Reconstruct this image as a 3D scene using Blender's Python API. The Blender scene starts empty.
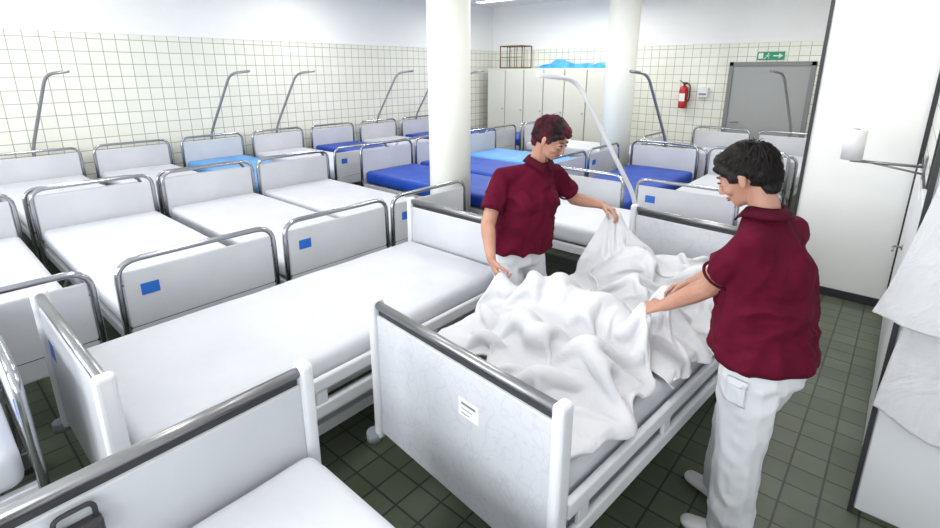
import bpy, bmesh, math, random
import numpy as np
from mathutils import Vector, Matrix, noise, Euler
random.seed(7)
scene = bpy.context.scene
COL = scene.collection

# ------------------------------------------------------------ materials
def principled(name, color, rough=0.5, metal=0.0, spec=0.5):
    m = bpy.data.materials.new(name); m.use_nodes = True
    b = m.node_tree.nodes["Principled BSDF"]
    b.inputs["Base Color"].default_value = (*color, 1)
    b.inputs["Roughness"].default_value = rough
    b.inputs["Metallic"].default_value = metal
    b.inputs["Specular IOR Level"].default_value = spec
    return m
def nd(m, t, **kw):
    n = m.node_tree.nodes.new(t)
    for k, v in kw.items(): setattr(n, k, v)
    return n
def lk(m, a, b): m.node_tree.links.new(a, b)
def noisy(name, c1, c2, scale=8, rough=0.6, bump=0.0, bscale=40, metal=0.0, detail=4, dist=0.01, spec=0.4):
    m = principled(name, c1, rough, metal, spec); b = m.node_tree.nodes["Principled BSDF"]
    tc = nd(m, "ShaderNodeTexCoord")
    n = nd(m, "ShaderNodeTexNoise"); n.inputs["Scale"].default_value = scale; n.inputs["Detail"].default_value = detail
    r = nd(m, "ShaderNodeValToRGB")
    r.color_ramp.elements[0].position = 0.35; r.color_ramp.elements[1].position = 0.65
    r.color_ramp.elements[0].color = (*c1, 1); r.color_ramp.elements[1].color = (*c2, 1)
    lk(m, tc.outputs["Object"], n.inputs["Vector"]); lk(m, n.outputs["Fac"], r.inputs["Fac"]); lk(m, r.outputs["Color"], b.inputs["Base Color"])
    if bump > 0:
        n2 = nd(m, "ShaderNodeTexNoise"); n2.inputs["Scale"].default_value = bscale; n2.inputs["Detail"].default_value = 3
        bp = nd(m, "ShaderNodeBump"); bp.inputs["Strength"].default_value = bump; bp.inputs["Distance"].default_value = dist
        lk(m, tc.outputs["Object"], n2.inputs["Vector"]); lk(m, n2.outputs["Fac"], bp.inputs["Height"]); lk(m, bp.outputs["Normal"], b.inputs["Normal"])
    return m
def tiles(name, axes, size, tile, tile2, grout, top=None, plaster=(0.89,0.90,0.89), mortar=0.03, rough=0.25, low=None):
    m = principled(name, tile, rough); b = m.node_tree.nodes["Principled BSDF"]
    g = nd(m, "ShaderNodeNewGeometry"); s = nd(m, "ShaderNodeSeparateXYZ"); c = nd(m, "ShaderNodeCombineXYZ")
    lk(m, g.outputs["Position"], s.inputs[0]); lk(m, s.outputs[axes[0]], c.inputs[0]); lk(m, s.outputs[axes[1]], c.inputs[1])
    br = nd(m, "ShaderNodeTexBrick", offset=0.0, squash=1.0)
    br.inputs["Scale"].default_value = 1/size; br.inputs["Brick Width"].default_value = 1; br.inputs["Row Height"].default_value = 1
    br.inputs["Mortar Size"].default_value = mortar; br.inputs["Mortar Smooth"].default_value = 0.1
    br.inputs["Color1"].default_value = (*tile,1); br.inputs["Color2"].default_value = (*tile2,1); br.inputs["Mortar"].default_value = (*grout,1)
    lk(m, c.outputs[0], br.inputs["Vector"])
    bp = nd(m, "ShaderNodeBump"); bp.invert = True; bp.inputs["Strength"].default_value = 0.4; bp.inputs["Distance"].default_value = 0.003
    lk(m, br.outputs["Fac"], bp.inputs["Height"])
    col = br.outputs["Color"]
    if top is not None:
        gt = nd(m, "ShaderNodeMath", operation='GREATER_THAN'); gt.inputs[1].default_value = top
        lk(m, s.outputs[2], gt.inputs[0])
        mx = nd(m, "ShaderNodeMix", data_type='RGBA'); mx.inputs[7].default_value = (*plaster,1)
        lk(m, gt.outputs[0], mx.inputs[0]); lk(m, col, mx.inputs[6]); col = mx.outputs[2]
        mr = nd(m, "ShaderNodeMapRange"); mr.inputs[3].default_value = rough; mr.inputs[4].default_value = 0.9
        lk(m, gt.outputs[0], mr.inputs[0]); lk(m, mr.outputs[0], b.inputs["Roughness"])
    else:
        n = nd(m, "ShaderNodeTexNoise"); n.inputs["Scale"].default_value = 3; n.inputs["Detail"].default_value = 6
        mx = nd(m, "ShaderNodeMix", data_type='RGBA', blend_type='MULTIPLY'); mx.inputs[0].default_value = 0.55
        lk(m, g.outputs["Position"], n.inputs["Vector"]); lk(m, col, mx.inputs[6]); lk(m, n.outputs["Color"], mx.inputs[7]); 
        hs = nd(m, "ShaderNodeHueSaturation"); hs.inputs["Saturation"].default_value = 0.0; hs.inputs["Value"].default_value = 1.7
        lk(m, n.outputs["Color"], hs.inputs["Color"]); lk(m, hs.outputs[0], mx.inputs[7]); col = mx.outputs[2]
    lk(m, col, b.inputs["Base Color"]); lk(m, bp.outputs[0], b.inputs["Normal"])
    return m

M = {}
M['tile_l'] = tiles("wall_tile_left", (1,2), 0.152, (0.80,0.80,0.71), (0.84,0.84,0.76), (0.36,0.37,0.30), top=2.36)
M['tile_b'] = tiles("wall_tile_back", (0,2), 0.152, (0.80,0.80,0.71), (0.84,0.84,0.76), (0.36,0.37,0.30), top=2.36)
M['tile_r'] = tiles("wall_tile_right", (1,2), 0.152, (0.80,0.80,0.74), (0.84,0.84,0.79), (0.30,0.31,0.28), top=9)
M['floor'] = tiles("floor_tile", (0,1), 0.145, (0.090,0.110,0.072), (0.125,0.145,0.098), (0.035,0.042,0.03), mortar=0.035, rough=0.32)
M['plaster'] = noisy("plaster_white", (0.88,0.89,0.88), (0.90,0.90,0.89), 2, 0.9)
M['column'] = noisy("column_paint", (0.84,0.84,0.77), (0.87,0.87,0.80), 2, 0.6)
M['ceiling'] = principled("ceiling_paint", (0.88,0.88,0.87), 0.9)
M['panel'] = noisy("board_laminate", (0.55,0.56,0.60), (0.60,0.61,0.64), 3, 0.4)
M['white'] = principled("white_plastic", (0.74,0.75,0.78), 0.35)
M['whitepaint'] = principled("white_powdercoat", (0.62,0.63,0.66), 0.4)
M['chrome'] = principled("chrome_tube", (0.42,0.43,0.46), 0.2, 1.0)
M['steel'] = principled("brushed_steel_rail", (0.33,0.33,0.34), 0.32, 1.0)
M['dark'] = principled("dark_rubber", (0.03,0.03,0.035), 0.6)
M['bumper'] = principled("grey_bumper", (0.25,0.28,0.30), 0.5)
M['sheet'] = noisy("mattress_cover_white", (0.60,0.61,0.655), (0.64,0.65,0.69), 3, 0.55, 0.6, 4, dist=0.03)
M['blue'] = noisy("mattress_cover_blue", (0.008,0.05,0.36), (0.014,0.075,0.45), 3, 0.45, 0.3, 5, dist=0.02)
M['lblue'] = noisy("mattress_cover_lightblue", (0.11,0.34,0.72), (0.16,0.40,0.76), 3, 0.5, 0.3, 5, dist=0.02)
M['sticker'] = principled("blue_sticker", (0.01,0.13,0.52), 0.5)
M['label'] = principled("paper_label", (0.85,0.85,0.85), 0.6)
M['ink'] = principled("label_ink", (0.2,0.2,0.22), 0.6)
def linenmat(name, c1, c2, wr, st=.8):
    m = noisy(name, c1, c2, 6, 0.85, 0.25, 90, dist=0.003); b = m.node_tree.nodes["Principled BSDF"]
    tc = nd(m,"ShaderNodeTexCoord"); n1 = nd(m,"ShaderNodeTexNoise"); n1.inputs["Scale"].default_value=wr; n1.inputs["Detail"].default_value=4; n1.inputs["Distortion"].default_value=1.2
    ma = nd(m,"ShaderNodeMath",operation='SUBTRACT'); ma.inputs[1].default_value=.5; ab = nd(m,"ShaderNodeMath",operation='ABSOLUTE')
    bp = nd(m,"ShaderNodeBump"); bp.inputs["Strength"].default_value=st; bp.inputs["Distance"].default_value=.03; bp.invert=True
    lk(m,tc.outputs["Object"],n1.inputs["Vector"]); lk(m,n1.outputs["Fac"],ma.inputs[0]); lk(m,ma.outputs[0],ab.inputs[0]); lk(m,ab.outputs[0],bp.inputs["Height"]); lk(m,bp.outputs[0],b.inputs["Normal"])
    return m
M['linen'] = linenmat("white_linen", (0.64,0.64,0.67), (0.67,0.67,0.695), 5, .7)
M['blanketm'] = linenmat("white_blanket_cloth", (0.63,0.63,0.66), (0.66,0.66,0.685), 6, .4)
M['door'] = principled("grey_door", (0.36,0.37,0.37), 0.5)
M['doorframe'] = principled("door_frame_grey", (0.22,0.23,0.23), 0.5)
M['locker'] = principled("locker_cream", (0.66,0.66,0.59), 0.5)
M['lockergap'] = principled("locker_gap", (0.34,0.34,0.30), 0.7)
M['red'] = principled("extinguisher_red", (0.48,0.015,0.015), 0.3)
M['green'] = principled("sign_green", (0.0,0.30,0.13), 0.5)
M['brass'] = principled("brass_wire", (0.20,0.12,0.05), 0.4, 0.7)
M['bluefoil'] = noisy("blue_plastic_foil", (0.02,0.24,0.62), (0.10,0.42,0.78), 8, 0.3)
M['burg'] = noisy("burgundy_polo", (0.082,0.003,0.016), (0.108,0.005,0.022), 9, 0.9, 0.3, 120, dist=0.002, spec=0.12)
M['burgdk'] = principled("burgundy_collar", (0.066,0.003,0.013), 0.85, 0, .15)
M['trouser'] = noisy("white_trousers", (0.66,0.67,0.71), (0.70,0.71,0.74), 5, 0.85, 0.2, 100, dist=0.002)
M['lip'] = principled("lips", (0.36,0.10,0.09), 0.45)
M['eyew'] = principled("eye_white", (0.6,0.6,0.58), 0.2)
M['iris'] = principled("iris_dark", (0.04,0.025,0.015), 0.2)
M['shoe'] = principled("white_clog", (0.70,0.70,0.72), 0.45)
M['brow'] = principled("eyebrow", (0.03,0.015,0.01), 0.8)
M['signwhite'] = principled("sign_white", (0.8,0.8,0.8), 0.5)
def skinmat(name, c1, c2):
    m = noisy(name, c1, c2, 12, 0.5, 0.08, 200, dist=0.001)
    b = m.node_tree.nodes["Principled BSDF"]; b.inputs["Subsurface Weight"].default_value = 0.1
    b.inputs["Subsurface Radius"].default_value = (0.02,0.008,0.005); return m
M['skin'] = skinmat("skin", (0.43,0.215,0.15), (0.49,0.26,0.19))
def hairmat(name, base, tip, hot=None):
    m = principled(name, base, 0.6, 0, .25); b = m.node_tree.nodes["Principled BSDF"]
    tc = nd(m,"ShaderNodeTexCoord"); n = nd(m,"ShaderNodeTexNoise"); n.inputs["Scale"].default_value=9; n.inputs["Detail"].default_value=5
    r = nd(m,"ShaderNodeValToRGB"); r.color_ramp.elements[0].position=.45; r.color_ramp.elements[1].position=.62
    r.color_ramp.elements[0].color=(*base,1); r.color_ramp.elements[1].color=(*tip,1)
    lk(m,tc.outputs["Object"],n.inputs["Vector"]); lk(m,n.outputs["Fac"],r.inputs["Fac"]); lk(m,r.outputs["Color"],b.inputs["Base Color"])
    return m
M['hairred'] = hairmat("hair_dark_red", (0.010,0.003,0.005), (0.085,0.006,0.018))
M['hairblk'] = hairmat("hair_black", (0.005,0.003,0.003), (0.010,0.006,0.006))
def pattern():
    m = principled("patterned_laminate", (0.75,0.76,0.78), 0.45); b = m.node_tree.nodes["Principled BSDF"]
    tc = nd(m,"ShaderNodeTexCoord"); w = nd(m,"ShaderNodeTexVoronoi", feature='DISTANCE_TO_EDGE'); w.inputs["Scale"].default_value=16
    n = nd(m,"ShaderNodeTexNoise"); n.inputs["Scale"].default_value=5
    ad = nd(m,"ShaderNodeMix", data_type='RGBA'); ad.inputs[0].default_value=0.35
    lk(m,tc.outputs["Object"],ad.inputs[6]); lk(m,tc.outputs["Object"],n.inputs["Vector"]); lk(m,n.outputs["Color"],ad.inputs[7]); lk(m,ad.outputs[2],w.inputs["Vector"])
    r = nd(m,"ShaderNodeValToRGB"); r.color_ramp.elements[0].position=0.0; r.color_ramp.elements[1].position=0.06
    r.color_ramp.elements[0].color=(0.53,0.55,0.59,1); r.color_ramp.elements[1].color=(0.60,0.61,0.65,1)
    lk(m,w.outputs["Distance"],r.inputs["Fac"]); lk(m,r.outputs["Color"],b.inputs["Base Color"]); return m
M['pattern'] = pattern()

# ------------------------------------------------------------ mesh helpers
def obj_from_bm(bm, name, mats, parent=None, smooth=False):
    me = bpy.data.meshes.new(name); bm.to_mesh(me); bm.free()
    for m in mats: me.materials.append(M[m] if isinstance(m, str) else m)
    if smooth:
        for p in me.polygons: p.use_smooth = True
    ob = bpy.data.objects.new(name, me); COL.objects.link(ob)
    if parent: ob.parent = parent
    return ob
def empty(name, loc=(0,0,0), rz=0):
    e = bpy.data.objects.new(name, None); e.empty_display_size = 0.2
    e.location = loc; e.rotation_euler = (0,0,rz); COL.objects.link(e); return e
def box(bm, lo, hi, bev=0.0, seg=2, mat=0, mtx=None):
    ret = bmesh.ops.create_cube(bm, size=1); vs = ret['verts']
    for v in vs:
        v.co = Vector([lo[i] + (v.co[i]+.5)*(hi[i]-lo[i]) for i in range(3)])
    fs = set(f for v in vs for f in v.link_faces)
    if bev > 0:
        es = list(set(e for v in vs for e in v.link_edges))
        r = bmesh.ops.bevel(bm, geom=es, offset=bev, segments=seg, affect='EDGES', profile=0.5)
        fs = set(r['faces']); vv = set(v for f in fs for v in f.verts); fs = set(f for v in vv for f in v.link_faces); vs = list(vv)
    for f in fs: f.material_index = mat
    if mtx: 
        for v in vs: v.co = mtx @ v.co
    return vs
def fillet(pts, r, n=5):
    pts = [Vector(p) for p in pts]; out = [pts[0]]
    for i in range(1, len(pts)-1):
        a,b,c = pts[i-1], pts[i], pts[i+1]
        d1=(a-b); d2=(c-b); rr=min(r, d1.length*.49, d2.length*.49)
        p1=b+d1.normalized()*rr; p2=b+d2.normalized()*rr
        for k in range(n+1):
            t=k/n; out.append((1-t)**2*p1+2*t*(1-t)*b+t*t*p2)
    out.append(pts[-1]); return out
def tube(bm, pts, r, seg=10, mat=0, fil=0.0):
    if fil>0: pts = fillet(pts, fil)
    pts=[Vector(p) for p in pts]; rings=[]; n=None
    for i,p in enumerate(pts):
        if i==0: t=(pts[1]-p)
        elif i==len(pts)-1: t=(p-pts[i-1])
        else: t=(pts[i+1]-pts[i-1])
        t.normalize()
        if n is None: n=t.orthogonal().normalized()
        else: n=(n-t*n.dot(t)).normalized()
        b=t.cross(n)
        rings.append([bm.verts.new(p+(n*math.cos(a)+b*math.sin(a))*r) for a in [2*math.pi*k/seg for k in range(seg)]])
    for i in range(len(rings)-1):
        for k in range(seg):
            f=bm.faces.new((rings[i][k],rings[i][(k+1)%seg],rings[i+1][(k+1)%seg],rings[i+1][k])); f.smooth=True; f.material_index=mat
    f=bm.faces.new(rings[0][::-1]); f.material_index=mat
    f=bm.faces.new(rings[-1]); f.material_index=mat
def cyl(bm, a, b, r, seg=16, mat=0): tube(bm, [a,b], r, seg, mat)

# ------------------------------------------------------------ room
def slab(name, lo, hi, mat, bev=0):
    bm=bmesh.new(); box(bm, lo, hi, bev); return obj_from_bm(bm, name, [mat])
CH=3.32; XL=-7.85; YB=9.9; XR=0.14; YE=2.50
slab("floor", (XL-.1,-2.7,-.1), (1.7,YB+.1,0), 'floor')
slab("ceiling", (XL-.1,-2.7,CH), (1.7,YB+.1,CH+.1), 'ceiling')
slab("wall_left", (XL-.1,-2.7,0), (XL,YB,CH), 'tile_l')
slab("wall_back", (XL,YB,0), (1.7,YB+.1,CH), 'tile_b')
slab("wall_right", (XR,YE,0), (XR+.15,YB,CH), 'tile_r')
slab("wall_right_alcove", (1.6,-2.6,0), (1.7,YE+.1,CH), 'plaster')
slab("wall_alcove_end", (XR+.15,YE,0), (1.6,YE+.1,CH), 'plaster')
slab("wall_front", (XL,-2.7,0), (1.6,-2.6,CH), 'plaster')
slab("trim_tile_left", (XL,-2.6,2.35), (XL+.012,YB,2.365), 'plaster')
slab("trim_tile_back", (XL,YB-.012,2.35), (-.6,YB,2.365), 'plaster')
slab("wall_pilaster", (-.60,5.10,0), (XR,5.5,CH), 'plaster')
slab("trim_pilaster_edge", (-.625,5.085,0), (-.60,5.5,CH), 'dark')
slab("baseboard_pilaster", (-.6,5.085,0), (XR,5.10,.07), 'dark')
slab("trim_pilaster_corner", (XR-.03,5.08,0), (XR-.0,5.10,CH), 'dark')
slab("trim_wall_corner", (XR-.04,YE-.03,0), (XR-.022,YE+.0,CH), 'dark')
def wallpanels():
    bm=bmesh.new()
    box(bm,(XR-.02,3.55,.06),(XR,5.05,1.22),.004,1,0)
    box(bm,(XR-.022,YE-.02,.02),(XR,3.5,1.30),.004,1,0)
    box(bm,(XR-.02,YE-.025,.02),(1.58,YE,CH-.02),.004,1,0)
    box(bm,(XR+.40,YE-.03,.02),(XR+.41,YE-.02,CH-.03),0,1,1)
    box(bm,(XR-.008,3.5,.0),(XR,3.55,2.6),0,1,1)
    box(bm,(XR-.008,3.5,1.24),(XR,5.08,1.27),0,1,1)
    ob=obj_from_bm(bm,"wall_cladding",['white','dark'])
    bm=bmesh.new(); tube(bm,[(XR-.02,4.2,.78),(XR-.07,4.2,.78),(XR-.07,4.08,.78)],.007,8,0,.02)
    cyl(bm,(XR-.02,4.2,.78),(XR-.028,4.2,.78),.02,14,0)
    obj_from_bm(bm,"door_handle",['steel'])
wallpanels()
def column(x,y,r):
    bm=bmesh.new(); cyl(bm,(x,y,0),(x,y,CH),r,48); 
    cyl(bm,(x,y,0),(x,y,.08),r+.01,48,1)
    return obj_from_bm(bm,"column",['column','doorframe'])
column(-3.40,3.62,.205); column(-3.27,7.10,.215)
def door():
    e=empty("door_1")
    bm=bmesh.new(); x0,x1=-2.53,-1.25; y=YB
    box(bm,(x0,y-.05,0),(x0+.07,y,2.04),.005); box(bm,(x1-.07,y-.05,0),(x1,y,2.04),.005); box(bm,(x0,y-.05,1.97),(x1,y,2.04),.005)
    obj_from_bm(bm,"frame",['doorframe'],e)
    bm=bmesh.new(); box(bm,(x0+.07,y-.03,.01),(x1-.07,y-.005,1.97),.003); obj_from_bm(bm,"leaf",['door'],e)
    bm=bmesh.new(); tube(bm,[(x0+.14,y-.03,1.02),(x0+.14,y-.08,1.02),(x0+.27,y-.08,1.02)],.01,8,0,.02); obj_from_bm(bm,"lever",['steel'],e)
door()
def exit_sign():
    bm=bmesh.new(); x0,x1,z0,z1=-2.12,-1.72,2.07,2.20; y=YB-.03
    box(bm,(x0,y,z0),(x1,YB,z1),.004,1,0)
    yy=y-.002
    box(bm,(x0+.02,yy,z0+.02),(x0+.09,y,z1-.02),0,1,1)
    box(bm,(x1-.16,yy,z0+.055),(x1-.07,y,z1-.055),0,1,1)
    vs=[bm.verts.new(p) for p in [(x1-.08,yy,z0+.025),(x1-.02,yy,(z0+z1)/2),(x1-.08,yy,z1-.025)]]; f=bm.faces.new(vs); f.material_index=1
    cyl(bm,(x0+.165,yy,z1-.03),(x0+.165,y,z1-.03),.011,10,1)
    tube(bm,[(x0+.16,yy,z1-.045),(x0+.15,yy,z0+.06)],.010,6,1); tube(bm,[(x0+.15,yy,z0+.06),(x0+.18,yy,z0+.045),(x0+.175,yy,z0+.015)],.006,6,1)
    tube(bm,[(x0+.15,yy,z0+.06),(x0+.125,yy,z0+.03),(x0+.1,yy,z0+.02)],.006,6,1); tube(bm,[(x0+.13,yy,z1-.06),(x0+.195,yy,z1-.055)],.005,6,1)
    obj_from_bm(bm,"exit_sign",['green','signwhite'])
exit_sign()
def extinguisher():
    x,y,z=-3.24,YB-.10,1.22; bm=bmesh.new()
    pr=[(0.0,.0),(.06,.0),(.075,.015),(.078,.05),(.078,.32),(.07,.37),(.04,.40),(.022,.41),(.022,.44)]
    n=20; rings=[[bm.verts.new((x+r*math.cos(2*math.pi*k/n),y+r*math.sin(2*math.pi*k/n),z+h)) for k in range(n)] for r,h in pr[1:]]
    bm.faces.new(rings[0][::-1]); bm.faces.new(rings[-1])
    for i in range(len(rings)-1):
        for k in range(n):
            f=bm.faces.new((rings[i][k],rings[i][(k+1)%n],rings[i+1][(k+1)%n],rings[i+1][k])); f.smooth=True
    box(bm,(x-.02,y-.03,z+.43),(x+.05,y+.03,z+.47),.005,1,1)
    tube(bm,[(x+.03,y,z+.45),(x+.11,y-.02,z+.43),(x+.12,y-.02,z+.2),(x+.10,y-.03,z+.12)],.012,8,1,.05)
    tube(bm,[(x-.02,y,z+.46),(x-.09,y,z+.50)],.008,8,1)
    box(bm,(x-.05,y-.082,z+.13),(x+.05,y-.072,z+.27),0,1,2)
    box(bm,(x-.03,y+.07,z+.05),(x+.03,YB-.002,z+.35),0,1,1)
    obj_from_bm(bm,"fire_extinguisher",['red','dark','label'])
extinguisher()
bm=bmesh.new(); box(bm,(-3.0,YB-.09,1.42),(-2.82,YB,1.60),.015,3,0); box(bm,(-2.97,YB-.1,1.47),(-2.85,YB-.088,1.50),0,1,1); obj_from_bm(bm,"soap_dispenser",['white','doorframe'])
def lockers():
    e=empty("locker_row"); n=6; x0=-7.55; w=.51
    bm=bmesh.new(); box(bm,(x0,9.36,.08),(x0+n*w,9.86,1.92),.005,1); box(bm,(x0+.02,9.4,0),(x0+n*w-.02,9.84,.09)); obj_from_bm(bm,"carcass",['lockergap'],e)
    bm=bmesh.new()
    for i in range(n):
        a=x0+i*w
        box(bm,(a+.012,9.335,.10),(a+w-.012,9.36,1.91),.004,1)
        cyl(bm,(a+w-.06,9.335,1.05),(a+w-.06,9.315,1.05),.014,10,2)
    box(bm,(x0-.01,9.35,1.91),(x0+n*w+.01,9.87,1.94),.004,1)
    box(bm,(x0+n*w,9.34,.08),(x0+n*w+.01,9.86,1.92))
    obj_from_bm(bm,"doors",['locker','lockergap','steel'],e)
lockers()
def wire_crate():
    bm=bmesh.new(); x0,x1,y0,y1,z0,z1=-7.25,-6.65,9.42,9.78,1.945,2.42
    for z in (z0+.008,z1):
        tube(bm,[(x0,y0,z),(x1,y0,z),(x1,y1,z),(x0,y1,z),(x0,y0,z)],.013,6)
    for i in range(4):
        x=x0+(x1-x0)*i/3
        for y in (y0,y1): tube(bm,[(x,y,z0),(x,y,z1)],.012 if i in(0,3) else .008,6)
    tube(bm,[(x0,y0,(z0+z1)/2),(x1,y0,(z0+z1)/2)],.008,6)
    obj_from_bm(bm,"wire_rack",['brass'])
wire_crate()
def foil():
    bm=bmesh.new(); n=40; m=12; g=[]
    for i in range(n+1):
        row=[]
        for j in range(m+1):
            x=-6.3+1.7*i/n; y=9.38+.44*j/m; ed=math.sin(math.pi*j/m)*math.sin(math.pi*i/n)
            z=1.947+.16*max(0,ed)**.4*(.45+.55*abs(noise.noise(Vector((x*3.1,y*4,0.3)))*1.8+.3))
            row.append(bm.verts.new((x,y,z)))
        g.append(row)
    for i in range(n):
        for j in range(m):
            f=bm.faces.new((g[i][j],g[i+1][j],g[i+1][j+1],g[i][j+1])); f.smooth=True
    obj_from_bm(bm,"plastic_sheeting",['bluefoil'])
foil()
def towel_roll():
    e=empty("paper_roll_holder"); bm=bmesh.new(); x,y,z=-.25,4.3,1.28
    tube(bm,[(XR,y+.02,z+.02),(x,y+.02,z+.02)],.010,8); tube(bm,[(x,y+.02,z+.02),(x,y,z+.02),(x,y,z+.24)],.008,8,0,.01)
    box(bm,(XR-.012,y-.04,z-.05),(XR,y+.07,z+.09),.004,1); tube(bm,[(XR,y+.03,z-.03),(x+.12,y+.02,z+.015)],.007,8)
    obj_from_bm(bm,"bracket",['steel'],e)
    bm=bmesh.new(); cyl(bm,(x,y,z+.03),(x,y,z+.235),.062,28,0); cyl(bm,(x,y,z+.232),(x,y,z+.238),.022,14,1); obj_from_bm(bm,"paper_roll",['signwhite','brass'],e)
towel_roll()

# ------------------------------------------------------------ cloth surfaces
def cr(p0,p1,p2,p3,t):
    return 0.5*((2*p1)+(-p0+p2)*t+(2*p0-5*p1+4*p2-p3)*t*t+(-p0+3*p1-3*p2+p3)*t**3)
def evalgrid(G,u,v):
    def line(P,t):
        n=len(P)-1; s=min(int(t*n),n-1); f=t*n-s
        g=lambda i: P[i] if 0<=i<=n else (2*P[0]-P[1] if i<0 else 2*P[n]-P[n-1])
        return cr(g(s-1),g(s),g(s+1),g(s+2),f)
    return line([line(r,v) for r in G],u)
def grid_obj(name, X, mat, thick, parent=None, sub=1):
    nu,nv=X.shape[0]-1,X.shape[1]-1
    bm=bmesh.new(); V=[[bm.verts.new(tuple(X[i,j])) for j in range(nv+1)] for i in range(nu+1)]
    for i in range(nu):
        for j in range(nv):
            f=bm.faces.new((V[i][j],V[i+1][j],V[i+1][j+1],V[i][j+1])); f.smooth=True
    ob=obj_from_bm(bm,name,[mat],parent)
    s=ob.modifiers.new("thick",'SOLIDIFY'); s.thickness=thick; s.offset=0
    if sub: ss=ob.modifiers.new("sub",'SUBSURF'); ss.levels=sub; ss.render_levels=sub
    return ob
def simcloth(name, G, nu, nv, stretch, H, pins=(), steps=130, iters=10, anchor=.03, seed=1, thick=.006, mat='linen', grav=.0022, bend=.25, relief=1.0):
    """drape a grid of particles (distance constraints, gravity, collision with height function H)"""
    G=[[Vector(p) for p in r] for r in G]
    X=np.array([[tuple(evalgrid(G,i/nu,j/nv)) for j in range(nv+1)] for i in range(nu+1)],dtype=float)
    rn=np.random.RandomState(seed)
    W=np.ones(X.shape[:2]); P0=X.copy()
    for p,rad in pins:
        W[np.linalg.norm(P0-np.array(p),axis=2)<rad]=0
    for i in range(nu+1):
        for j in range(nv+1):
            q=Vector((X[i,j,0]*7,X[i,j,1]*7,seed*1.7)); X[i,j,2]+=relief*(.022*noise.noise(q)+.018*noise.noise(q*2.3)+.010*noise.noise(q*4.1))
    X+=rn.normal(0,.0010,X.shape)
    cons=[]
    def add(di,dj,k,off):
        a=(slice(0,nu+1-di) if di>=0 else slice(-di,nu+1), slice(0,nv+1-dj) if dj>=0 else slice(-dj,nv+1))
        b=(slice(di,nu+1) if di>=0 else slice(0,nu+1+di), slice(dj,nv+1) if dj>=0 else slice(0,nv+1+dj))
        cons.append((a,b,k))
    add(1,0,.5,0); add(0,1,.5,0); add(1,1,.25,0); add(1,-1,.25,0)
    add(3,0,bend*.5,0); add(0,3,bend*.5,0); add(6,0,bend*.25,0); add(0,6,bend*.25,0)
    rests=[np.linalg.norm(P0[b]-P0[a],axis=2) for a,b,k in cons]
    Xp=X.copy()
    for st in range(steps):
        ramp=1+(stretch-1)*min(1,st/(steps*.6))
        vel=(X-Xp)*.94; Xp=X.copy()
        X=X+vel*W[...,None]; X[...,2]-=grav*W
        X[...,:2]+=(P0[...,:2]-X[...,:2])*anchor*W[...,None]
        for it in range(iters):
            for (a,b,k),r0 in zip(cons,rests):
                d=X[b]-X[a]; L=np.linalg.norm(d,axis=2)+1e-9
                corr=(d/L[...,None])*((L-r0*ramp)*k*.5)[...,None]
                X[a]+=corr*W[a][...,None]; X[b]-=corr*W[b][...,None]
            h=H(X[...,0],X[...,1]); m=(X[...,2]<h)
            X[...,2]=np.where(m&(W>0),h,X[...,2])
        m=X[...,2]<H(X[...,0],X[...,1])+.002
        Xp[m,:2]=Xp[m,:2]*.2+X[m,:2]*.8
    return grid_obj(name,X,mat,thick)
def cloth(name, G, nu, nv, amp=.012, freq=5, aniso=(1,1,1), mat='linen', parent=None, seed=0, thick=.006, hem=0.0):
    G=[[Vector(p) for p in r] for r in G]; X=np.zeros((nu+1,nv+1,3))
    for i in range(nu+1):
        for j in range(nv+1):
            p=evalgrid(G,i/nu,j/nv); q=Vector((p.x*aniso[0],p.y*aniso[1],p.z*aniso[2]))+Vector((seed,0,0))
            q+=Vector((noise.noise(q*1.3)*.5,0,0)); d=0;A=1;f=freq
            for o in range(3): d+=A*(1-abs(noise.noise(q*f+Vector((0,0,o*5))))*2.4); A*=.45; f*=2
            X[i,j]=(p.x,p.y-amp*d,p.z+hem*noise.noise(Vector((p.x*5,seed,0)))*(i/nu))
    return grid_obj(name,X,mat,thick,parent,0)

# ------------------------------------------------------------ beds
def castor(bm,x,y,r=.055,m0=0,m1=1,top=.30):
    cyl(bm,(x,y-.016,r),(x,y+.016,r),r,18,m0)
    cyl(bm,(x,y-.02,r),(x,y+.02,r),r*.45,12,m1)
    box(bm,(x-.03,y-.024,r*1.1),(x+.03,y+.024,r*2.3),.008,2,m1)
    cyl(bm,(x,y,r*2.1),(x,y,top),.014,10,m1)
def mattress_bm(L,W,z0,z1,sag=0.006,seed=0):
    bm=bmesh.new(); box(bm,(-L/2,-W/2,z0),(L/2,W/2,z1),.045,4,0)
    bmesh.ops.subdivide_edges(bm,edges=[e for e in bm.edges if e.calc_length()>.3],cuts=14,use_grid_fill=True)
    for v in bm.verts:
        v.co.z += .006*noise.noise(Vector((v.co.x*3,v.co.y*5,seed))) if v.co.z>z0+.05 else 0
    for f in bm.faces: f.smooth=True
    return bm
LA,WA=2.22,.90
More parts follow.
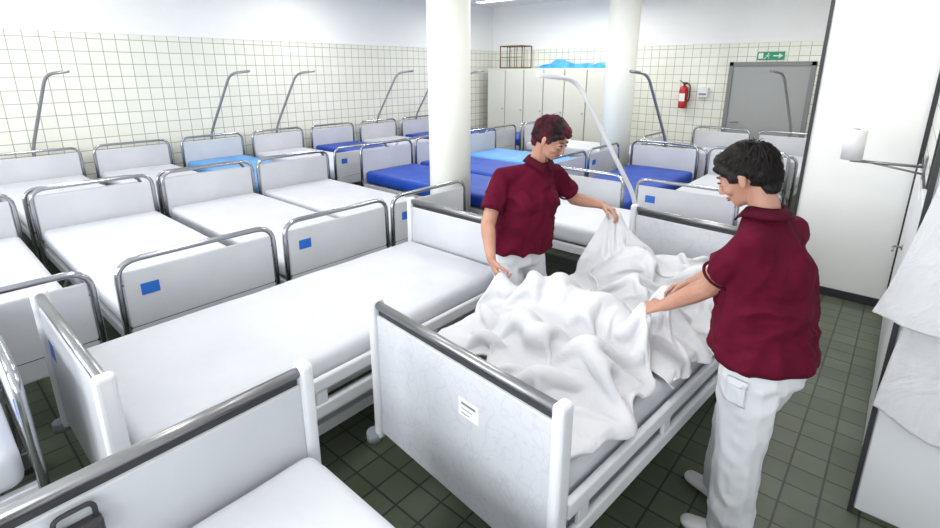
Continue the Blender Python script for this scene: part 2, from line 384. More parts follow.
def bedA_parts():
    parts={}
    bm=bmesh.new(); hw=WA/2-.015
    for s,h in ((-1,.98),(1,.93)):
        x=s*(LA/2-.015)
        tube(bm,[(x,-hw,.16),(x,-hw,h),(x,hw,h),(x,hw,.16)],.0165,12,0,.11)
        tube(bm,[(x,-hw,.55),(x,hw,.55)],.010,8)
        if s>0: tube(bm,[(x,-hw,h-.13),(x,hw,h-.13)],.008,8)
    parts['tube_frame']=(bm,['chrome'],False)
    bm=bmesh.new()
    for s,h in ((-1,.98),(1,.93)):
        x=s*(LA/2-.015)
        vs=box(bm,(x-.009,-hw+.018,.44),(x+.009,hw-.018,h-.06),.008,2,0)
    parts['board_panels']=(bm,['panel'],False)
    bm=bmesh.new(); x=LA/2-.002
    box(bm,(LA/2-.008,-.34,.72),(LA/2-.003,-.25,.785),0,1,0); box(bm,(LA/2-.027,-.34,.70),(LA/2-.022,-.26,.76),0,1,0)
    parts['stickers']=(bm,['sticker'],False)
    bm=bmesh.new()
    for y in (-hw+.03,hw-.03): box(bm,(-LA/2+.02,y-.018,.42),(LA/2-.02,y+.018,.49),.005,1,0)
    for x in (-.9,-.3,.3,.9): box(bm,(x-.02,-hw+.03,.43),(x+.02,hw-.03,.46),0,1,0)
    for x in (-.75,.75):
        for y in (-.3,.3): tube(bm,[(x,y,.43),(x*1.18,y*1.25,.2)],.016,8,0)
        tube(bm,[(x,-.3,.35),(x,.3,.35)],.012,8,0)
    parts['chassis']=(bm,['whitepaint'],False)
    bm=bmesh.new()
    for x in (-LA/2+.015,LA/2-.015):
        for y in (-hw,hw): castor(bm,x,y,.055,0,1,.2)
    parts['castors']=(bm,['dark','steel'],False)
    return parts
def bake_parts(parts):
    out=[]
    for k,(bm,mats,sm) in parts.items():
        me=bpy.data.meshes.new(k); bm.to_mesh(me); bm.free()
        for m in mats: me.materials.append(M[m])
        if sm:
            for p in me.polygons: p.use_smooth=True
        out.append((k,me))
    return out
PA=bake_parts(bedA_parts())
MATT={}
def matt_mesh(col,L,W,z0,z1,key):
    k=(col,key)
    if k not in MATT:
        bm=mattress_bm(L,W,z0,z1); me=bpy.data.meshes.new("mattress"); bm.to_mesh(me); bm.free(); me.materials.append(M[col]); MATT[k]=me
    return MATT[k]
def pole(e, side=0.0, lean=(.42,.20), arm=(.26,.16), L=LA, top=1.86, mat='steel', r=.018):
    bm=bmesh.new(); x=-L/2+.0-.03; 
    tube(bm,[(x,side,.40),(x,side,.99),(x+lean[0],side+lean[1],top),(x+lean[0]+arm[0],side+lean[1]+arm[1],top+.03)],r,12,0,.12)
    cyl(bm,(x,side,.5),(x,side,.66),r+.006,14,1)
    o=obj_from_bm(bm,"lifting_pole",[mat,'steel'],e); return o
def bedA(x,y,rz,col='sheet',pl=None,name="hospital_bed"):
    e=empty(name,(x,y,0),rz)
    for k,me in PA:
        o=bpy.data.objects.new(k,me); COL.objects.link(o); o.parent=e
    o=bpy.data.objects.new("mattress",matt_mesh(col,LA-.1,WA-.06,.50,.655,'A')); COL.objects.link(o); o.parent=e
    o.rotation_euler=(0,0,random.uniform(-.006,.006))
    if pl==1: pole(e)
    if pl==2: pole(e,0,(.45,-.15),(.25,-.12))
    return e
R=math.radians
for y,c,p in [(-.98,'sheet',0),(.03,'sheet',0),(1.06,'sheet',1),(2.07,'sheet',0),(3.10,'lblue',1),(4.13,'sheet',1),(5.17,'blue',0),(6.20,'sheet',1),(7.23,'blue',1),(8.26,'blue',1)]:
    bedA(-7.72+LA/2,y,0,c,p)
for y,c,p in [(.08,'sheet',0),(1.06,'sheet',0),(2.01,'sheet',0),(2.94,'sheet',0),(4.30,'blue',0),(5.25,'blue',0),(6.20,'lblue',0),(7.90,'sheet',0)]:
    bedA(-5.20+LA/2,y,0,c,p)
bedA(-2.85+LA/2,3.97,R(180),'sheet',0)
bedA(-2.38,4.47+LA/2,R(-90),'blue',2)
bedA(-1.38,4.47+LA/2,R(-90),'sheet',0)
bedA(-2.30,6.80+LA/2,R(-90),'sheet',0)
bedA(-1.32,6.80+LA/2,R(-90),'sheet',2)
bedA(-2.52,.12-LA/2,R(90),'sheet',0)

LB,WB=2.24,1.00
def bedB_parts(pat='panel'):
    parts={}; hw=WB/2
    bm=bmesh.new()
    for s in (-1,1):
        x=s*(LB/2-.03)
        for y in (-hw+.022,hw-.022):
            box(bm,(x-.032,y-.022,.30),(x+.032,y+.022,.985),.016,3,0)
    parts['end_posts']=(bm,['white'],False)
    bm=bmesh.new()
    for s in (-1,1):
        x=s*(LB/2-.03)
        box(bm,(x-.014,-hw+.04,.33),(x+.014,hw-.04,.915),.008,2,0)
    parts['board_panels']=(bm,[pat],False)
    bm=bmesh.new()
    for s in (-1,1):
        x=s*(LB/2-.03); tube(bm,[(x,-hw+.03,.955),(x,hw-.03,.955)],.0185,14,0)
        box(bm,(x-.006,-hw+.05,.91),(x+.006,hw-.05,.945),0,1,1)
    parts['grab_rails']=(bm,['steel','dark'],False)
    bm=bmesh.new()
    for sy in (-1,1):
        y=sy*(hw-.02)
        box(bm,(-LB/2+.07,y-.014,.53),(LB/2-.07,y+.014,.60),.012,3,0)
        box(bm,(-LB/2+.07,y-.014,.40),(LB/2-.07,y+.014,.47),.012,3,0)
        for x in (-.95,-.35,.35,.95): box(bm,(x-.03,y-.009,.42),(x+.03,y+.009,.58),.004,1,0)
        box(bm,(-LB/2+.10,sy*(hw-.07)-.02,.36),(LB/2-.10,sy*(hw-.07)+.02,.43),.004,1,0)
    box(bm,(-.95,-.36,.40),(.95,.36,.47),.006,1,0)
    box(bm,(-.75,-.30,.14),(.75,-.24,.20),.006,1,0); box(bm,(-.75,.24,.14),(.75,.30,.20),.006,1,0)
    for x in (-.6,.6):
        tube(bm,[(x,-.27,.18),(x+.18,-.27,.42)],.02,8,0); tube(bm,[(x,.27,.18),(x+.18,.27,.42)],.02,8,0)
        box(bm,(x-.03,-.34,.15),(x+.03,.34,.21),.006,1,0)
    parts['side_rails']=(bm,['white'],False)
    bm=bmesh.new()
    for x in (-.80,.80):
        for y in (-.33,.33): castor(bm,x,y,.065,0,1,.2)
    for x in (-LB/2+.0,LB/2-.0):
        for y in (-hw,hw): cyl(bm,(x,y,.285),(x,y,.325),.036,18,2)
    parts['castors']=(bm,['dark','steel','bumper'],False)
    return parts
PB=bake_parts(bedB_parts('panel')); PC=bake_parts(bedB_parts('pattern'))
def bedB(x,y,rz,P=PB,mcol='sheet',mz=0):
    e=empty("electric_hospital_bed",(x,y,0),rz)
    for k,me in P:
        o=bpy.data.objects.new(k,me); COL.objects.link(o); o.parent=e
    o=bpy.data.objects.new("mattress",matt_mesh(mcol,LB-.16,WB-.10,.50,.675,'B')); COL.objects.link(o); o.parent=e; o.location.z=mz
    return e
eB=bedB(-2.24,.25+LB/2,R(-90))
C0=Vector((-1.082,1.118)); dC=Vector((.09,.996)).normalized(); cC=C0+dC*(LB/2)
eC=bedB(cC.x,cC.y,math.atan2(-dC.y,-dC.x),PC)
pole(eC, side=-.50, lean=(.25,-.40), arm=(.36,-.06), L=LB, top=1.84, mat='whitepaint', r=.0165)
eD=bedB(-1.385+LB/2,.25,R(180),mz=.025)
def plate(parent,lo,hi,mats,ink=True,name="label"):
    bm=bmesh.new(); box(bm,lo,hi,0,1,0)
    if ink:
        for k in range(3):
            box(bm,(hi[0],lo[1]+.015,hi[2]-.022-.018*k),(hi[0]+.001,hi[1]-.015-.015*k,hi[2]-.018-.018*k+(.005 if k==0 else -.001)),0,1,1)
    obj_from_bm(bm,name,mats,parent)
plate(eC,(LB/2-.016,.05,.72),(LB/2-.0145,.15,.79),['label','ink'])
plate(eB,(LB/2-.016,-.40,.70),(LB/2-.0145,-.32,.78),['sticker','ink'],False)
plate(eB,(LB/2-.047,.32,.78),(LB/2-.0445,.40,.86),['sticker','ink'],False)
plate(eB,(-LB/2+.045,.32,.78),(-LB/2+.047,.40,.86),['sticker','ink'],False)
bm=bmesh.new(); box(bm,(LB/2-.085,.10,.80),(LB/2-.045,.20,.86),.01,2,0); tube(bm,[(LB/2-.06,.11,.84),(LB/2-.06,.11,.90),(LB/2-.06,.19,.90),(LB/2-.06,.19,.84)],.006,8,0,.02); obj_from_bm(bm,"handset",['dark'],eD)

# ------------------------------------------------------------ linen on the made-up bed (s = distance from foot, w = +right)
rC=Vector((dC.y,-dC.x))
def bc(s,w,z):
    p=C0+dC*s+rC*w; return (p.x,p.y,z)
def sw(x,y):
    dx=x-C0.x; dy=y-C0.y
    return dx*dC.x+dy*dC.y, dx*rC.x+dy*rC.y
def gs(s,w,cs,cw,rs,rw,h): return h*np.exp(-((s-cs)/rs)**2-((w-cw)/rw)**2)
def base(s,w): return np.where(np.abs(w)<.46,.690,.690-np.clip((np.abs(w)-.46)*6,0,.25))
def H_sheet(x,y):
    s,w=sw(x,y)
    return base(s,w)+gs(s,w,1.62,-.16,.22,.18,.20)+gs(s,w,1.30,.05,.14,.14,.10)+gs(s,w,1.70,.22,.13,.13,.15)+gs(s,w,1.0,.32,.2,.12,.06)+gs(s,w,2.0,.05,.12,.3,.07)+gs(s,w,1.42,.34,.08,.12,.08)
def H_blanket(x,y):
    s,w=sw(x,y)
    return base(s,w)+.015+gs(s,w,.88,-.22,.16,.22,.18)+gs(s,w,.60,-.12,.09,.22,.10)+gs(s,w,.90,.12,.13,.2,.16)+gs(s,w,.56,.24,.12,.11,.10)+gs(s,w,.38,-.20,.06,.12,.06)+gs(s,w,.34,.18,.06,.10,.05)
simcloth("bed_sheet", [
 [bc(.98,-.42,.82),bc(.95,-.20,.80),bc(.92,.0,.80),bc(.86,.24,.80),bc(.80,.46,.80)],
 [bc(1.25,-.42,.88),bc(1.2,-.2,.86),bc(1.16,.02,.86),bc(1.13,.27,.92),bc(1.02,.49,.80)],
 [bc(1.50,-.40,.98),bc(1.46,-.18,.94),bc(1.46,.05,.90),bc(1.4,.28,.86),bc(1.30,.48,.80)],
 [bc(1.62,-.31,1.08),bc(1.74,-.12,1.0),bc(1.76,.10,.94),bc(1.72,.30,.88),bc(1.62,.47,.80)],
 [bc(1.72,-.30,1.02),bc(1.98,-.14,.95),bc(2.03,.10,.90),bc(2.01,.32,.84),bc(1.94,.45,.78)]],
 104,92,1.30,H_sheet,pins=[(bc(1.62,-.31,1.08),.045),(bc(1.13,.27,.92),.03)],seed=4,thick=.004,bend=.16,anchor=.06,relief=1.3)
simcloth("blanket", [
 [bc(.93,-.47,.88),bc(1.04,-.25,.96),bc(1.06,.0,.95),bc(1.00,.20,.95),bc(.88,.32,.92)],
 [bc(.79,-.475,.86),bc(.84,-.25,.94),bc(.86,.0,.93),bc(.80,.24,.93),bc(.74,.40,.88)],
 [bc(.58,-.46,.80),bc(.60,-.22,.85),bc(.62,.02,.87),bc(.56,.24,.84),bc(.54,.46,.80)],
 [bc(.40,-.43,.76),bc(.40,-.18,.79),bc(.38,.04,.78),bc(.32,.24,.78),bc(.30,.45,.75)],
 [bc(.32,-.40,.73),bc(.31,-.14,.73),bc(.25,.06,.73),bc(.15,.24,.73),bc(.17,.42,.73)]],
 76,84,1.26,H_blanket,pins=[(bc(.79,-.475,.86),.03),(bc(.88,.31,.92),.03)],seed=9,thick=.016,bend=.45,anchor=.05,relief=1.6,mat='blanketm')

# towels hanging on the end face of the right wall
yt=YE-.075
cloth("hanging_towel", [
 [(.13,yt,1.54),(.26,yt-.01,1.56),(.42,yt,1.55),(.58,yt,1.52)],
 [(.10,yt-.01,1.34),(.22,yt-.03,1.34),(.40,yt-.02,1.32),(.60,yt,1.30)],
 [(.06,yt-.02,1.12),(.20,yt-.05,1.12),(.40,yt-.04,1.10),(.62,yt-.01,1.10)],
 [(.025,yt-.02,.985),(.20,yt-.06,.96),(.40,yt-.05,.95),(.64,yt-.01,.97)]],
 60,70,.011,3.5,(2.6,1,.5),seed=9,hem=.03)
yt=YE-.055
cloth("hanging_towel", [
 [(.14,yt,1.05),(.30,yt,1.05),(.46,yt,1.05),(.60,yt,1.05)],
 [(.12,yt-.01,.86),(.30,yt-.02,.86),(.48,yt-.01,.86),(.62,yt,.86)],
 [(.095,yt-.02,.56),(.30,yt-.03,.50),(.50,yt-.02,.50),(.66,yt-.01,.52)]],
 60,70,.010,3.5,(2.6,1,.5),seed=12,hem=.04)
bm=bmesh.new()
for x in (.30,.50):
    cyl(bm,(x,YE-.02,1.58),(x,YE-.10,1.58),.007,10); tube(bm,[(x,YE-.09,1.58),(x,YE-.105,1.62)],.007,8); cyl(bm,(x,YE-.025,1.58),(x,YE-.032,1.58),.02,14)
obj_from_bm(bm,"coat_hooks",['steel'])

# ------------------------------------------------------------ people
_ico=None
def ico():
    global _ico
    if _ico is None:
        b=bmesh.new(); bmesh.ops.create_icosphere(b,subdivisions=2,radius=1); _ico=[v.co.copy() for v in b.verts]; b.free()
    return _ico
def hull(bm,*els):
    vs=[]
    for c,r,Mx in els:
        if not hasattr(r,'__len__'): r=(r,r,r)
        for p in ico():
            q=Vector((p.x*r[0],p.y*r[1],p.z*r[2]))
            if Mx is not None: q=Mx@q
            vs.append(bm.verts.new(Vector(c)+q))
    res=bmesh.ops.convex_hull(bm,input=vs,use_existing_faces=False)
    junk=[g for g in res['geom_interior'] if isinstance(g,bmesh.types.BMVert)]+[g for g in res['geom_unused'] if isinstance(g,bmesh.types.BMVert)]
    if junk: bmesh.ops.delete(bm,geom=list(set(junk)),context='VERTS')
def remeshed(bm,name,mat,parent,vox,smooth=3,fac=.5,wr=None):
    me=bpy.data.meshes.new("tmp"); bm.to_mesh(me); bm.free()
    ob=bpy.data.objects.new("tmp",me); COL.objects.link(ob)
    m=ob.modifiers.new("r",'REMESH'); m.mode='VOXEL'; m.voxel_size=vox; m.adaptivity=0
    if smooth:
        s=ob.modifiers.new("s",'SMOOTH'); s.iterations=smooth; s.factor=fac
    dg=bpy.context.evaluated_depsgraph_get(); dg.update()
    me2=bpy.data.meshes.new_from_object(ob.evaluated_get(dg)); bpy.data.objects.remove(ob)
    if wr:
        ns=[v.normal.copy() for v in me2.vertices]
        for v,n in zip(me2.vertices,ns): v.co+=n*wr(v.co,n)
    me2.name=name; me2.materials.clear(); me2.materials.append(M[mat])
    for p in me2.polygons: p.use_smooth=True
    o=bpy.data.objects.new(name,me2); COL.objects.link(o); o.parent=parent; return o
def frame(fwd,tilt=0):
    f=Vector(fwd).normalized(); up=Vector((0,0,1)); r=f.cross(up).normalized(); u=r.cross(f).normalized()
    return Matrix((r,f,u)).transposed()
def hand(bm,W,d,n,thumb,curl=(25,35,25),spread=6,tcurl=20):
    W=Vector(W); d=Vector(d).normalized(); n=Vector(n); n=(n-d*n.dot(d)).normalized(); s=d.cross(n)
    if s.dot(Vector(thumb))<0: s=-s
    B=Matrix((s,d,n)).transposed()
    el=lambda a,b,c,r:(W+s*a+d*b+n*c,r,B)
    hull(bm,el(0,-.02,0,(.026,.02,.019)),el(0,.02,0,(.031,.02,.016)),el(.012,.065,0,(.024,.02,.013)),el(-.014,.062,0,(.024,.02,.012)))
    hull(bm,el(.022,.022,.006,(.014,.02,.014)),el(.018,.055,.004,(.014,.014,.012)))
    lens=[.074,.082,.076,.060]; offs=[.031,.0105,-.0105,-.031]; st=[.078,.083,.079,.070]
    for k in range(4):
        p=W+s*offs[k]+d*(st[k]-.012); ang=0; rad=[.0092,.0084,.0076,.0066]
        sp=math.radians((1.5-k)*spread)
        dd=(d*math.cos(sp)+s*math.sin(sp)).normalized()
        for j,fr in enumerate((.46,.30,.24)):
            ang+=math.radians(curl[j]*(1+.12*k)); q=p+(dd*math.cos(ang)+n*math.sin(ang))*(lens[k]*fr+(.012 if j==0 else 0))
            hull(bm,(p,rad[j],None),(q,rad[j+1],None)); p=q
    a=W+s*.024+d*.016+n*.004; dt=(s*.75+d*.75+n*.25).normalized(); b=a+dt*.040
    dt2=(s*.35+d*.9+n*math.sin(math.radians(tcurl))*1.2).normalized(); c=b+dt2*.030
    dt3=(s*.05+d*.9+n*math.sin(math.radians(tcurl))*1.8).normalized(); e=c+dt3*.024
    hull(bm,(a,.014,None),(b,.0115,None)); hull(bm,(b,.0112,None),(c,.0098,None)); hull(bm,(c,.0098,None),(e,.0082,None))
    return B
def woman(name,P,hair,shirt_seed):
    e=empty(name,(0,0,0))
    BF=frame(P['fwd']); HF=P['head_m']; V=Vector
    hip=V(P['hip']); ch=V(P['chest']); nk=V(P['neck']); hd=V(P['head'])
    f=BF.col[1]; r=BF.col[0]
    waist=hip.lerp(ch,.42); gx=P.get('girth',1.0)
    h=lambda x,y,z: hd+HF@V((x,y,z))
    bm=bmesh.new()
    hull(bm,(h(0,-.012,.028),(.074,.090,.083),HF))
    hull(bm,(h(0,.028,.01),(.062,.055,.062),HF),(h(0,.042,-.060),(.043,.040,.034),HF))
    hull(bm,(h(0,.064,-.078),(.019,.019,.016),HF),(h(0,.05,-.058),(.038,.03,.025),HF))
    for s in (-1,1):
        hull(bm,(h(s*.034,.060,-.020),(.026,.024,.022),HF))
        hull(bm,(h(s*.074,-.004,.012),(.009,.020,.018),HF),(h(s*.072,.004,-.022),(.008,.011,.012),HF))
        hull(bm,(h(s*.009,.094,-.026),(.007,.008,.006),HF))
        hull(bm,(h(s*.031,.0755,.011),(.0155,.012,.012),HF))
    hull(bm,(h(-.034,.072,.034),(.016,.009,.008),HF),(h(.034,.072,.034),(.016,.009,.008),HF))
    hull(bm,(h(0,.081,.020),(.008,.009,.010),HF),(h(0,.103,-.020),(.0095,.010,.008),HF))
    hull(bm,(h(0,.083,-.050),(.022,.010,.010),HF))
    hull(bm,(h(0,-.028,-.035),(.050,.050,.04),HF),(nk,(.056,.052,.03),BF))
    cb=ch+V((0,0,.04))
    hull(bm,(nk,(.054,.050,.03),BF),(cb,(.10,.065,.04),BF))
    hull(bm,(cb,(.10,.065,.04),BF),(waist,(.11,.08,.06),BF)); hull(bm,(waist,(.11,.08,.06),BF),(hip,(.13,.09,.08),BF))
    for sd in ('R','L'):
        S,E,W=V(P['sh'+sd]),V(P['el'+sd]),V(P['wr'+sd])
        hull(bm,(S,.045,None),(cb,.05,None))
        hull(bm,(S,.048,None),(E,.041,None))
        mid=E.lerp(W,.28)
        hull(bm,(E,.040,None),(mid,.0415,None)); hull(bm,(mid,.0415,None),(W,.0265,None))
        hull(bm,(W,.0265,None),(W+(V(P['hd'+sd]).normalized())*.02,.024,None))
        hand(bm,W+(V(P['hd'+sd]).normalized())*.02,P['hd'+sd],P['hn'+sd],P['ht'+sd],*P['curl'+sd])
        sgn=1 if sd=='R' else -1
        HJ=hip+r*sgn*.075-V((0,0,.06)); A=V(P['ft'+sd])+V((0,0,.08)); K=V(P['kn'+sd])
        hull(bm,(HJ,.070,None),(K,.055,None)); hull(bm,(K,.055,None),(A,.038,None))
    remeshed(bm,"body",'skin',e,.0042,4,.5)
    for s in (-1,1):
        bm=bmesh.new(); hull(bm,(h(s*.031,.0805,.010),(.0115,.0085,.0065),HF)); obj_from_bm(bm,"eye_white",['eyew'],e,True)
        bm=bmesh.new(); hull(bm,(h(s*.031,.0855,.008),(.0055,.0045,.0055),HF)); obj_from_bm(bm,"iris",['iris'],e,True)
        bm=bmesh.new(); hull(bm,(h(s*.018,.084,.034),(.004,.004,.0022),HF),(h(s*.034,.081,.039),(.004,.004,.0022),HF)); hull(bm,(h(s*.034,.081,.039),(.004,.004,.0022),HF),(h(s*.050,.069,.033),(.003,.003,.0015),HF)); obj_from_bm(bm,"eyebrow",['brow'],e,True)
        bm=bmesh.new(); hull(bm,(h(s*.020,.0865,.0155),(.003,.004,.0020),HF),(h(s*.031,.0885,.0185),(.004,.004,.0020),HF)); hull(bm,(h(s*.031,.0885,.0185),(.004,.004,.0020),HF),(h(s*.044,.078,.0135),(.003,.004,.002),HF)); obj_from_bm(bm,"eyelid",['brow'],e,True)
    bm=bmesh.new()
    hull(bm,(h(-.021,.083,-.048),(.003,.003,.002),HF),(h(0,.0925,-.046),(.008,.004,.004),HF)); hull(bm,(h(.021,.083,-.048),(.003,.003,.002),HF),(h(0,.0925,-.046),(.008,.004,.004),HF))
    hull(bm,(h(-.018,.083,-.052),(.003,.003,.002),HF),(h(0,.0915,-.055),(.010,.004,.0045),HF),(h(.018,.083,-.052),(.003,.003,.002),HF))
    obj_from_bm(bm,"lips",['lip'],e,True)
    bm=bmesh.new()
    hull(bm,(h(0,-.022,.040),(.083,.096,.084),HF))
    hull(bm,(h(0,-.048,-.005),(.076,.060,.060),HF)); hull(bm,(h(0,-.056,-.060),(.054,.036,.035),HF))
    hull(bm,(h(0,.042,.090),(.052,.040,.026),HF),(h(0,-.02,.094),(.06,.06,.035),HF))
    for s in (-1,1): hull(bm,(h(s*.073,.024,.022),(.009,.020,.032),HF),(h(s*.070,-.03,.02),(.014,.03,.03),HF)); hull(bm,(h(s*.045,.062,.068),(.022,.018,.012),HF),(h(s*.066,.035,.04),(.014,.02,.02),HF))
    remeshed(bm,"hair_cap",hair,e,.005,3,.5,lambda c,n: .005*noise.noise(c*42)+.003*noise.noise(c*95))
    bm=bmesh.new()
    rnd=random.Random(shirt_seed)
    for i in range(2200):
        a=rnd.uniform(0,2*math.pi); zz=rnd.uniform(-.6,1); rr=math.sqrt(max(0,1-zz*zz))
        loc=V((math.cos(a)*rr,math.sin(a)*rr,zz))
        if loc.y>.35 and zz<.45: continue
        if zz<-.1 and loc.y>-.1: continue
        base_=V((0,-.022,.034))+V((loc.x*.081,loc.y*.094,loc.z*.086 if zz>0 else loc.z*.14))
        if zz<-.1: base_.x*=.85
        nrm=loc.normalized(); crown=V((0,-.6,.8))
        tang=(loc-crown*loc.dot(crown)); tang=(tang-nrm*tang.dot(nrm))
        if tang.length<.01: continue
        tang=(tang.normalized()+V((rnd.uniform(-.25,.25),rnd.uniform(-.25,.25),rnd.uniform(-.2,.2)))).normalized()
        L=rnd.uniform(.022,.040); side=nrm.cross(tang).normalized()*rnd.uniform(.0015,.003)
        pts=[base_,base_+tang*L*.5+nrm*.005,base_+tang*L+nrm*rnd.uniform(-.004,.003)]
        rows=[]
        for k,p in enumerate(pts):
            w=(1,.8,.1)[k]
            rows.append([bm.verts.new(hd+HF@(p+side*w)),bm.verts.new(hd+HF@(p+nrm*.002*w)),bm.verts.new(hd+HF@(p-side*w))])
        for k in range(2):
            for q in range(2):
                bm.faces.new((rows[k][q],rows[k+1][q],rows[k+1][q+1],rows[k][q+1])).smooth=True
    obj_from_bm(bm,"hair_strands",[hair],e)
    # polo shirt
    bm=bmesh.new(); up=V((0,0,1))
    hem=hip-up*.035
    hull(bm,(hem+f*.01,(.202*gx,.165*gx,.045),BF),(waist+f*.015,(.178*gx,.150*gx,.05),BF))
    hull(bm,(waist+f*.015,(.178*gx,.150*gx,.05),BF),(ch+f*.01,(.165*gx,.130*gx,.09),BF))
    hull(bm,(ch+f*.01,(.158*gx,.124*gx,.08),BF),(nk-up*.02,(.078,.074,.03),BF))
    for s in (-1,1): hull(bm,(ch+r*s*.075+f*.078*gx-up*.03,(.082,.078,.076),BF),(ch+r*s*.07+f*.02,(.08,.07,.09),BF),(waist+r*s*.06+f*.08,(.07,.05,.06),BF))
    for sd in ('R','L'):
        S,E=V(P['sh'+sd]),V(P['el'+sd]); c=S.lerp(E,.68)
        hull(bm,(S,.052,None),(ch+up*.06,(.08,.085,.05),BF),(nk-up*.025,(.065,.058,.02),BF))
        hull(bm,(S,.054,None),(ch-up*.02,(.10,.085,.07),BF))
        hull(bm,(S-up*.02,.045,None),(waist,(.14,.10,.05),BF))
        d=(E-S).normalized(); o=d.orthogonal().normalized(); B=Matrix((o,d.cross(o),d)).transposed()
        hull(bm,(S,.054,None),(c,(.066,.066,.012),B))
    cz=shirt_seed
    def wr(c,n):
        t=1-abs(noise.noise(V((c.x*5+cz,c.y*5,c.z*9+noise.noise(c*4)*2)))*2)
        t2=1-abs(noise.noise(V((c.x*11,c.y*11+cz,c.z*16+noise.noise(c*7)*2)))*2)
        k=min(1,max(0,(nk.z-.02-c.z)/.12))
        return (.016*(t-.5)+.008*(t2-.5))*k
    remeshed(bm,"polo_shirt",'burg',e,.0075,6,.5,wr)
    bm=bmesh.new()
    for sd in ('R','L'):
        S,E=V(P['sh'+sd]),V(P['el'+sd]); c=S.lerp(E,.68); d=(E-S).normalized()
        o=d.orthogonal().normalized(); q=d.cross(o)
        ring=[c+d*.006+(o*math.cos(a)+q*math.sin(a))*.0615 for a in [2*math.pi*k/28 for k in range(29)]]
        tube(bm,ring,.006,6)
    obj_from_bm(bm,"sleeve_cuffs",['burgdk'],e)
    bm=bmesh.new(); n=36; rows=[]
    for k in range(n+1):
        a=math.pi*.5+.22+(2*math.pi-.44)*k/n; cs,sn=math.cos(a),math.sin(a)
        fr=max(0,sn)**2
        p0=nk+BF@V((cs*.058,sn*.056+.004,.020-.030*fr)); p1=nk+BF@V((cs*.065,sn*.063+.006,.030-.035*fr)); p2=nk+BF@V((cs*.086,sn*.084+.018*fr,-.002-.05*fr))
        rows.append([bm.verts.new(p) for p in (p0,p1,p2)])
    for k in range(n):
        for q in range(2): bm.faces.new((rows[k][q],rows[k+1][q],rows[k+1][q+1],rows[k][q+1])).smooth=True
    o=obj_from_bm(bm,"collar",['burgdk'],e); s=o.modifiers.new("t",'SOLIDIFY'); s.thickness=.005
    # trousers
    bm=bmesh.new()
    hull(bm,(hip-up*.03,(.160*gx,.124*gx,.04),BF),(hip-up*.11,(.170*gx,.132*gx,.06),BF))
    for sd,sgn in (('R',1),('L',-1)):
        K=V(P['kn'+sd]); A=V(P['ft'+sd]); HJ=hip+r*sgn*.080-up*.12
        hull(bm,(HJ,(.092,.116,.08),BF),(K,(.080,.086,.05),BF)); hull(bm,(K,(.080,.086,.05),BF),(A+up*.075-f*.01,(.076,.088,.015),BF))
    tr=remeshed(bm,"trousers",'trouser',e,.0075,5,.5,lambda c,n: (.012*(.5-abs(noise.noise(V((c.x*7,c.y*7,c.z*5+noise.noise(c*4)*1.5+cz)))*2))+.004*noise.noise(c*22))*min(1,max(0,(hip.z-.05-c.z)/.08)))
    for pk in P.get('pockets',[]):
        c,nrm=V(pk[0]),V(pk[1]).normalized(); sx=nrm.cross(up).normalized()
        for (z0,z1,off,nm) in ((-.065,.045,.004,'pocket'),(.015,.05,.008,'pocket_flap')):
            bm=bmesh.new(); g=[[bm.verts.new(c+sx*(-.05+.1*i/8)+up*(z0+(z1-z0)*j/8)+nrm*.03) for j in range(9)] for i in range(9)]
            for i in range(8):
                for j in range(8): bm.faces.new((g[i][j],g[i+1][j],g[i+1][j+1],g[i][j+1])).smooth=True
            o=obj_from_bm(bm,nm,['trouser'],e); sh=o.modifiers.new("w",'SHRINKWRAP'); sh.target=tr; sh.wrap_method='NEAREST_SURFACEPOINT'; sh.wrap_mode='ABOVE_SURFACE'; sh.offset=off
            so=o.modifiers.new("t",'SOLIDIFY'); so.thickness=.004
    for sd in ('R','L'):
        A=V(P['ft'+sd]); df=(V(P['toe'+sd])).normalized(); FB=frame(df)
        bm=bmesh.new(); g=lambda x,y,z:A+FB@V((x,y,z))
        hull(bm,(g(0,-.045,.035),(.036,.036,.034),FB),(g(0,.04,.032),(.043,.04,.031),FB)); hull(bm,(g(0,.04,.034),(.043,.04,.033),FB),(g(0,.135,.026),(.040,.038,.024),FB))
        hull(bm,(g(0,-.03,.06),(.034,.036,.03),FB),(g(0,.02,.06),(.036,.03,.025),FB))
        for v in bm.verts: v.co.z=max(v.co.z,.001)
        remeshed(bm,"clog",'shoe',e,.006,2,.5)
    return e
def headm(fwd,pitch,roll=0):
    B=frame(fwd); return B@Matrix.Rotation(math.radians(-pitch),3,'X')@Matrix.Rotation(math.radians(roll),3,'Y')
woman("woman", dict(
  fwd=(.93,-.36,0), hip=(-1.645,2.34,.93), chest=(-1.605,2.37,1.215), neck=(-1.555,2.39,1.40), head=(-1.478,2.39,1.535),
  head_m=headm((.97,.08,0),34), girth=1.08,
  shR=(-1.69,2.225,1.32), elR=(-1.655,2.06,1.08), wrR=(-1.555,1.965,.94),
  shL=(-1.53,2.53,1.32), elL=(-1.49,2.71,1.13), wrL=(-1.335,2.755,1.11),
  hdR=(.45,-.1,-.75), hnR=(.6,.6,-.2), htR=(.5,-.6,.3), curlR=((35,45,30),5,30),
  hdL=(.85,.05,-.20), hnL=(0,-.2,-1), htL=(-.1,-1,0), curlL=((30,40,30),5,35),
  ftR=(-1.62,2.25,0), ftL=(-1.60,2.52,0), knR=(-1.60,2.27,.49), knL=(-1.59,2.49,.49), toeR=(.3,-1,0), toeL=(.3,1,0)),
  'hairred',3)
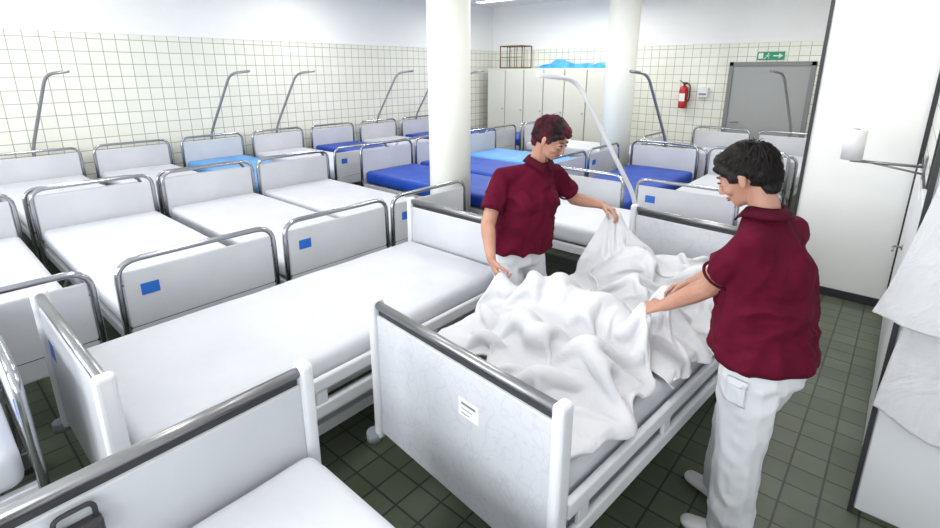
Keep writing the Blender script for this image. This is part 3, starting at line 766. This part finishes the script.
woman("woman", dict(
  fwd=(-.93,.36,0), hip=(-.25,1.98,.92), chest=(-.285,2.0,1.22), neck=(-.325,1.995,1.405), head=(-.402,1.985,1.532),
  head_m=headm((-.99,.02,0),32), girth=1.05,
  shR=(-.255,2.155,1.325), elR=(-.44,2.27,1.12), wrR=(-.60,2.24,.98),
  shL=(-.335,1.855,1.33), elL=(-.465,1.93,1.10), wrL=(-.63,1.965,.96),
  hdR=(-.8,-.1,-.4), hnR=(0,-.3,-1), htR=(-.1,-1,0), curlR=((30,40,30),5,30),
  hdL=(-.85,.02,-.42), hnL=(-.3,.35,-.9), htL=(-.2,1,.4), curlL=((28,38,28),6,30),
  ftR=(-.35,2.14,0), ftL=(-.275,1.93,0), knR=(-.33,2.11,.49), knL=(-.27,1.91,.49), toeR=(-1,.3,0), toeL=(-1,-.1,0),
  pockets=[((-.295,1.80,.79),(-.15,-1,0))]),
  'hairblk',11)

# ------------------------------------------------------------ lights
def area(name,loc,rot,sx,sy,pw,col=(1,1,1)):
    l=bpy.data.lights.new(name,'AREA'); l.shape='RECTANGLE'; l.size=sx; l.size_y=sy; l.energy=pw; l.color=col
    o=bpy.data.objects.new(name,l); o.location=loc; o.rotation_euler=rot; COL.objects.link(o); return o
emis=bpy.data.materials.new("lamp_diffuser"); emis.use_nodes=True
bb=emis.node_tree.nodes["Principled BSDF"]; bb.inputs["Emission Color"].default_value=(1,1,1,1); bb.inputs["Emission Strength"].default_value=3
for (x,y) in [(-6.4,1.2),(-6.4,4.6),(-6.2,8.2),(-3.6,1.6),(-3.7,5.4),(-4.6,8.6),(-1.2,1.6),(-1.3,4.4),(-1.3,7.6)]:
    e=empty("ceiling_lamp",(x,y,CH-.10))
    bm=bmesh.new(); box(bm,(-.72,-.10,-.02),(.72,.10,.03),.01,2); 
    for xx in (-.5,.5): cyl(bm,(xx,0,.03),(xx,0,.10),.006,8)
    obj_from_bm(bm,"housing",['white'],e)
    bm=bmesh.new(); box(bm,(-.68,-.08,-.03),(.68,.08,-.02),.004,1); obj_from_bm(bm,"diffuser",[emis],e)
    l=area("lamp_light",(0,0,-.06),(0,0,0),1.3,.25,(22 if y<3 else 34),(1,.985,.95)); l.parent=e
for i,x in enumerate((-5.6,-2.4,.3)):
    e=empty("window_%d"%(i+1),(x,-2.6,1.9))
    bm=bmesh.new()
    for a,b in (((-1.0,0,-.7),(-.93,.05,.7)),((.93,0,-.7),(1.0,.05,.7)),((-1,0,-.7),(1,.05,-.63)),((-1,0,.63),(1,.05,.7)),((-.03,0,-.7),(.03,.05,.7))): box(bm,a,b,.004,1)
    obj_from_bm(bm,"frame",['white'],e)
    l=area("daylight",(0,.06,0),(R(90),0,0),1.85,1.25,(92,92,70)[i],(.93,.97,1)); l.parent=e
w=bpy.data.worlds.new("world"); scene.world=w; w.use_nodes=True
w.node_tree.nodes["Background"].inputs[0].default_value=(.8,.9,1,1); w.node_tree.nodes["Background"].inputs[1].default_value=.6

cam=bpy.data.cameras.new("camera"); cam.sensor_width=36; cam.lens=500/940*36; cam.shift_y=-54/940; cam.clip_start=.05
co=bpy.data.objects.new("camera",cam); co.location=(0,0,1.9); co.rotation_euler=(R(90-15.6),0,R(40.9)); COL.objects.link(co); scene.camera=co
scene.view_settings.view_transform='Standard'; scene.view_settings.exposure=0.0
